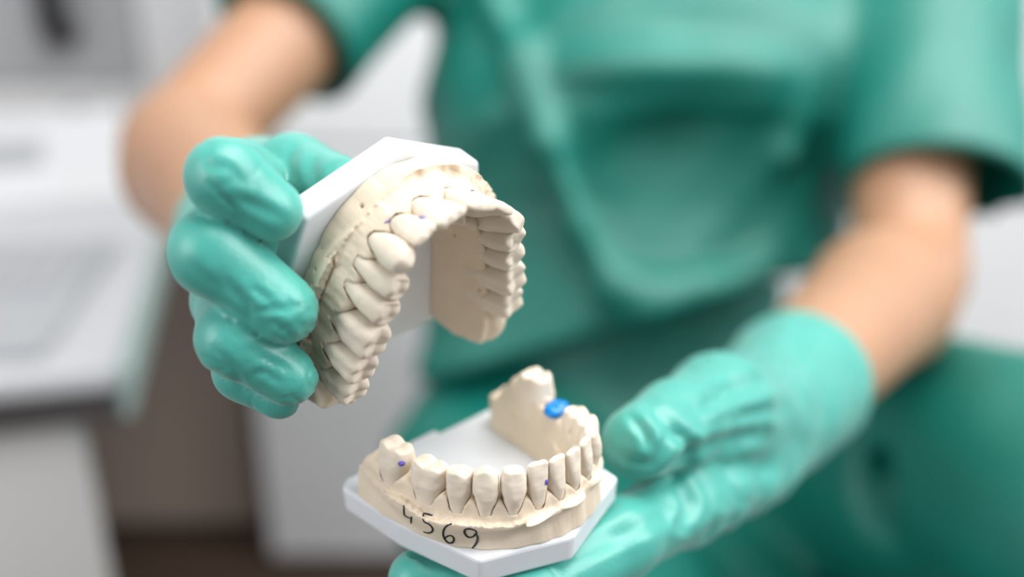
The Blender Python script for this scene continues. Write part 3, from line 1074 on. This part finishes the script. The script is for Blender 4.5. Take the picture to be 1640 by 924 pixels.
def press_creases(V, N, lines):
    U_, D_ = V[:, :2] / V[:, 2:] * FPX + np.array([820, 462]), V / np.linalg.norm(V, axis=1)[:, None]
    face = np.clip(-(N * D_).sum(1) * 3, 0, 1)
    out = np.zeros(len(V))
    for ln, amp, wd in lines:
        C = smooth_curve(ln, 24)
        d = np.full(len(V), 1e9)
        tt = np.zeros(len(V))
        for i in range(len(C) - 1):
            a, e = C[i], C[i + 1] - C[i]
            w_ = U_ - a
            t = np.clip((w_ @ e) / (e @ e + 1e-9), 0, 1)
            q = ((w_ - t[:, None] * e) ** 2).sum(1)
            m = q < d
            d[m] = q[m]
            tt[m] = (i + t[m]) / (len(C) - 1)
        q = np.sqrt(d) / wd
        out -= amp * (np.exp(-q ** 2) - .45 * np.exp(-(q - 1.9) ** 2)) * np.sin(np.clip(tt, .04, .96) * math.pi) ** .5 * face
    return out


make_glove(HL, Wr_L, El_L, 54, 21, 'teal nitrile glove gripping the upper cast', U, .7, LEFT_CREASES)
make_glove(HR, Wr_R, El_R, 68, 34, 'teal nitrile glove under the lower cast', L, 1.1, RIGHT_CREASES, right_folds)

# ---- body (skin) : torso, arms, hands, neck, head, legs as one surface
Hip_L, Kn_L = np.array([-6, 158, 832.]), np.array([80, 245, 480.])
Hip_R, Kn_R = px(1290, 735, 810), px(1840, 860, 480)
DOWN = np.array([0, cp, sp])
An_L = Kn_L + DOWN * 430 + np.array([0, -30, 70])
An_R = Kn_R + DOWN * 430 + np.array([0, -30, 70])
FWD = np.array([0, sp, -cp])   # horizontally towards the camera
ty = np.array([-330, -300, -220, -150, -122, -88, -60, 40, 110, 170])
tcx = np.array([122, 122, 108, 103, 103, 102, 102, 98, 98, 98])
ta = np.array([95, 150, 168, 170, 168, 165, 163, 158, 178, 186])
tb_ = np.array([58, 72, 100, 128, 134, 116, 105, 104, 118, 125])
tcz = np.array([835, 832, 826, 822, 822, 822, 822, 824, 832, 838])


def torso(X, Y, Z, g, gb=None):
    a, b = np.interp(Y, ty, ta) + g, np.interp(Y, ty, tb_) + (g if gb is None else gb)
    x, z = X - np.interp(Y, ty, tcx), Z - np.interp(Y, ty, tcz)
    d = ((np.abs(x / a) ** 2.3 + np.abs(z / b) ** 2.3) ** (1 / 2.3) - 1) * np.minimum(a, b)
    return smax(smax(d, -330 - Y, 30), Y - 172, 20)


f = Field((-330, -640, 225), (420, 720, 1010), 5.0)
f.apply(lambda X, Y, Z: torso(X, Y, Z, -48), (-150, -340, 640), (380, 180, 990), 20)
for S, E_, W_ in ((Sh_L, El_L, Wr_L), (Sh_R, El_R, Wr_R)):
    f.cone(S, E_, 48, 35, 22)
    mid = E_ + (W_ - E_) * .28
    f.cone(E_, mid, 35, 39, 12)
    f.cone(mid, W_, 39, 24, 12)
    nb = np.array([124, -330, 825.])
    f.cone(S, nb, 52, 46, 25)
for Hd, W_, E_ in ((HL, Wr_L, El_L), (HR, Wr_R, El_R)):
    for n, c in Hd.items():
        f.chain([px(*q[:3]) for q in c], [max(q[3] - 3.6, 4.0) for q in c], 1)
        f.cone(W_, px(*c[0][:3]), 15, 8.5, 4)
for Hp, K, A_ in ((Hip_L, Kn_L, An_L), (Hip_R, Kn_R, An_R)):
    f.cone(Hp, K, 62, 42, 25)
    f.cone(K, A_, 41, 32, 15)
    f.cone(A_ + DOWN * 20, A_ + DOWN * 35 + FWD * 120, 28, 22, 10)
hc = np.array([118, -505, 770.])                      # head, bowed towards the hands
fd = np.array([-.12, .42, -.90]); fd /= np.linalg.norm(fd)
udir = np.array([0, -.90, -.42]); udir -= fd * (udir @ fd); udir /= np.linalg.norm(udir)
rdir = np.cross(udir, fd)
HRm = np.stack([rdir, udir, fd])
at = lambda r, u, d: hc + rdir * r + udir * u + fd * d
f.cone((124, -330, 825), at(0, -45, -18), 55, 50, 20)
f.ell(at(0, 25, -8), (74, 88, 94), 10, R=HRm)
f.ell(at(0, -50, 28), (54, 60, 58), 25, R=HRm)
f.cone(at(0, 12, 86), at(0, -22, 103), 8, 12, 8)
for sgn in (-1, 1):
    f.ell(at(sgn * 31, 8, 92), (17, 10, 14), 6, op='s', R=HRm)
    f.ell(at(sgn * 31, 8, 78), (13, 12, 13), 1, R=HRm)
    f.cone(at(sgn * 46, 26, 80), at(sgn * 14, 27, 92), 6, 7, 8)
    f.ell(at(sgn * 76, 0, -8), (8, 30, 18), 6, R=HRm)
f.ell(at(0, -48, 86), (25, 7, 9), 3, R=HRm)
f.ell(at(0, -60, 85), (22, 8, 9), 3, R=HRm)
V, Q = f.mesh()
V = relax(V, Q, 2, .5)
link('body', np_mesh('body', to_person(V), Q), M['skin'], person)
# hair
f = Field(hc - 150, hc + 150, 4.0)
f.ell(at(0, 34, -14), (82, 94, 100), 0, R=HRm)
X, Y, Z = f.xyz()
fx = (X - hc[0]) * fd[0] + (Y - hc[1]) * fd[1] + (Z - hc[2]) * fd[2]
uy = (X - hc[0]) * udir[0] + (Y - hc[1]) * udir[1] + (Z - hc[2]) * udir[2]
f.F = smax(f.F, fx * .8 - uy + 8, 12).astype(np.float32)
f.ell(at(0, 30, -112), (42, 40, 34), 8, R=HRm)
V, Q = f.mesh()
V = V + normals(V, Q) * (fbm(V * np.array([.06, .02, .06]), 4, 2) * 4)[:, None]
link('hair', np_mesh('hair', to_person(V), Q), M['hair'], person)


# ---- scrub top
def front_z(x, y, g=8):
    a, b = np.interp(y, ty, ta) + g, np.interp(y, ty, tb_) + g
    q = min(abs((x - np.interp(y, ty, tcx)) / a), .97)
    return np.interp(y, ty, tcz) - b * (1 - q ** 2.3) ** (1 / 2.3)


def on_front(u, v, off=0):
    d = 720.0
    for _ in range(12):
        p = px(u, v, d)
        d = front_z(p[0], p[1])
    return px(u, v, d - off)


f = Field((-250, -400, 520), (450, 215, 985), 3.4)
f.apply(lambda X, Y, Z: torso(X, Y, Z, 8), (-170, -345, 630), (400, 190, 995), 10)
for S in (Sh_L, Sh_R):
    f.cone(S, (124, -322, 828), 64, 58, 30)
sleeves = []
for S, E_, t1, r1, sh in ((Sh_L, El_L, .63, 56, (0, 0, 0)), (Sh_R, El_R, .80, 62, (20, 4, 0))):
    ax_ = (E_ - S) / np.linalg.norm(E_ - S)
    e = S + (E_ - S) * t1 + np.array(sh)
    t = f.like()
    t.cone(S, e + ax_ * 70, 66, r1, 0)
    X, Y, Z = f.xyz()
    pl_ = (X - e[0]) * ax_[0] + (Y - e[1]) * ax_[1] + (Z - e[2]) * ax_[2]
    P3 = np.stack(np.broadcast_arrays(X, Y, Z), -1)[::3, ::3, ::3]
    t.F = smax(t.F, pl_, 3).astype(np.float32)
    f.F = smin(f.F, t.F, 18).astype(np.float32)
    sleeves.append((e, ax_, r1))
# long folds hanging from the chest, gathered above the lap
f.ell(on_front(1140, 320, 10), (80, 70, 20), 26, op='s')   # slack hollow between the folds
f.chain([on_front(*q) for q in ((760, -60, 4), (830, 90, 8), (880, 230, 11), (930, 360, 11), (985, 455, 9), (1060, 490, 6))], [9, 11, 11, 11, 14, 18], 13)
f.chain([on_front(*q) for q in ((1340, -40, 0), (1310, 90, 2), (1260, 250, 0))], [12, 12, 9], 18)
f.chain([on_front(*q) for q in ((1040, 488, 6), (1130, 470, 6), (1230, 420, 2))], [16, 13, 8], 16)
f.ell(on_front(1120, 60, -40), (118, 66, 62), 34)      # blouse of cloth over the chest
f.ell(on_front(1080, 120, -18), (85, 24, 44), 16)
X, Y, Z = f.xyz()
hem = Y - (40 - .30 * (X - 36))
f.apply(lambda X, Y, Z: smax(torso(X, Y, Z, -6), -(Y - (40 - .30 * (X - 36))) - 18, 2), (-150, -60, 630), (380, 190, 995), 3, op='s')
f.F = smax(f.F, hem, 5).astype(np.float32)
for e, ax_, r1 in sleeves:
    f.cone(e - ax_ * 45, e + ax_ * 40, r1 - 14, r1 - 3.5, 1.5, op='s')
V, Q = f.mesh()
V = relax(V, Q, 2, .5)
N = normals(V, Q)
fold = vnoise(V * np.array([.018, .007, .012]), 8) * 5 + vnoise(V @ np.array([[.8, -.6, 0], [.6, .8, 0], [0, 0, 1.]]) * np.array([.034, .012, .02]), 18) * 4
V = V + N * fold[:, None]
link('scrub_top', np_mesh('scrub_top', to_person(V), Q), M['scrub'], person)

# ---- scrub trousers
f = Field((-200, -10, 380), (440, 720, 1000), 4.2)
f.apply(lambda X, Y, Z: smax(torso(X, Y, Z, -28), -(Y + 25), 4) + 8, (-150, -40, 630), (380, 190, 995), 10)
f.ell((98, 140, 850), (186, 85, 120), 20)
for Hp, K, A_ in ((Hip_L, Kn_L, An_L), (Hip_R, Kn_R, An_R)):
    f.cone(Hp, K, 96, 74, 24)
    f.cone(K, A_ - DOWN * 10, 72, 60, 22)
f.chain([px(1340, 650, 720), px(1500, 690, 620), px(1660, 700, 540)], [46, 42, 38], 40)
f.cone((98, 190, 800), (165, 236, 610), 62, 50, 30)                       # seat of the trousers between the thighs
f.chain([px(1450, 690, 596), px(1410, 790, 568), px(1375, 940, 530)], [9, 13, 15], 16, op='s')   # deep fold beside the knee
f.chain([px(1560, 740, 560), px(1590, 850, 520), px(1600, 960, 500)], [6, 10, 12], 16, op='s')
V, Q = f.mesh()
V = relax(V, Q, 2, .5)
N = normals(V, Q)
fold = vnoise(V * np.array([.014, .016, .010]), 28) * 8 + vnoise(V * np.array([.034, .02, .012]), 38) * 4
V = V + N * fold[:, None]
link('scrub_trousers', np_mesh('scrub_trousers', to_person(V), Q), M['scrub'], person)
for A_ in (An_L, An_R):
    f = Field(A_ - 190, A_ + 190, 5)
    f.cone(A_ + DOWN * 12, A_ + DOWN * 30 + FWD * 130, 42, 36, 12)
    X, Y, Z = f.xyz()
    f.F = smax(f.F, (X - A_[0]) * DOWN[0] + (Y - A_[1]) * DOWN[1] + (Z - A_[2]) * DOWN[2] - 58, 4).astype(np.float32)
    V, Q = f.mesh()
    link('shoe', np_mesh('shoe', to_person(V), Q), M['shoe'], person)

# ---- stool under the person
hipw = cam2w(np.array([98, 150, 838.]))
sz = hipw[2] - 0.105
st = empty('stool', (hipw[0], hipw[1] + .03, 0))
tag(st, 'round dark swivel stool under the seated person', 'stool')
link('seat', lathe_mesh('seat', [(0.02, sz - .06), (.16, sz - .06), (.185, sz - .045), (.19, sz - .02), (.18, sz), (.02, sz + .004)]), M['apron'], st)
link('pole', tube_mesh('pole', [(0, 0, .09), (0, 0, sz - .055)], .024, 18), M['steel'], st)
for i in range(5):
    a = i * 2 * math.pi / 5 + .3
    c_, s_ = math.cos(a), math.sin(a)
    lg = link('leg', tube_mesh('leg', [(0, 0, .10), (.24 * c_, .24 * s_, .065)], [.02, .014], 10), M['steel'], st)
    link('caster', tube_mesh('caster', [(.24 * c_ - .012 * s_, .24 * s_ + .012 * c_, .026), (.24 * c_ + .012 * s_, .24 * s_ - .012 * c_, .026)], .026, 16), M['black'], lg)
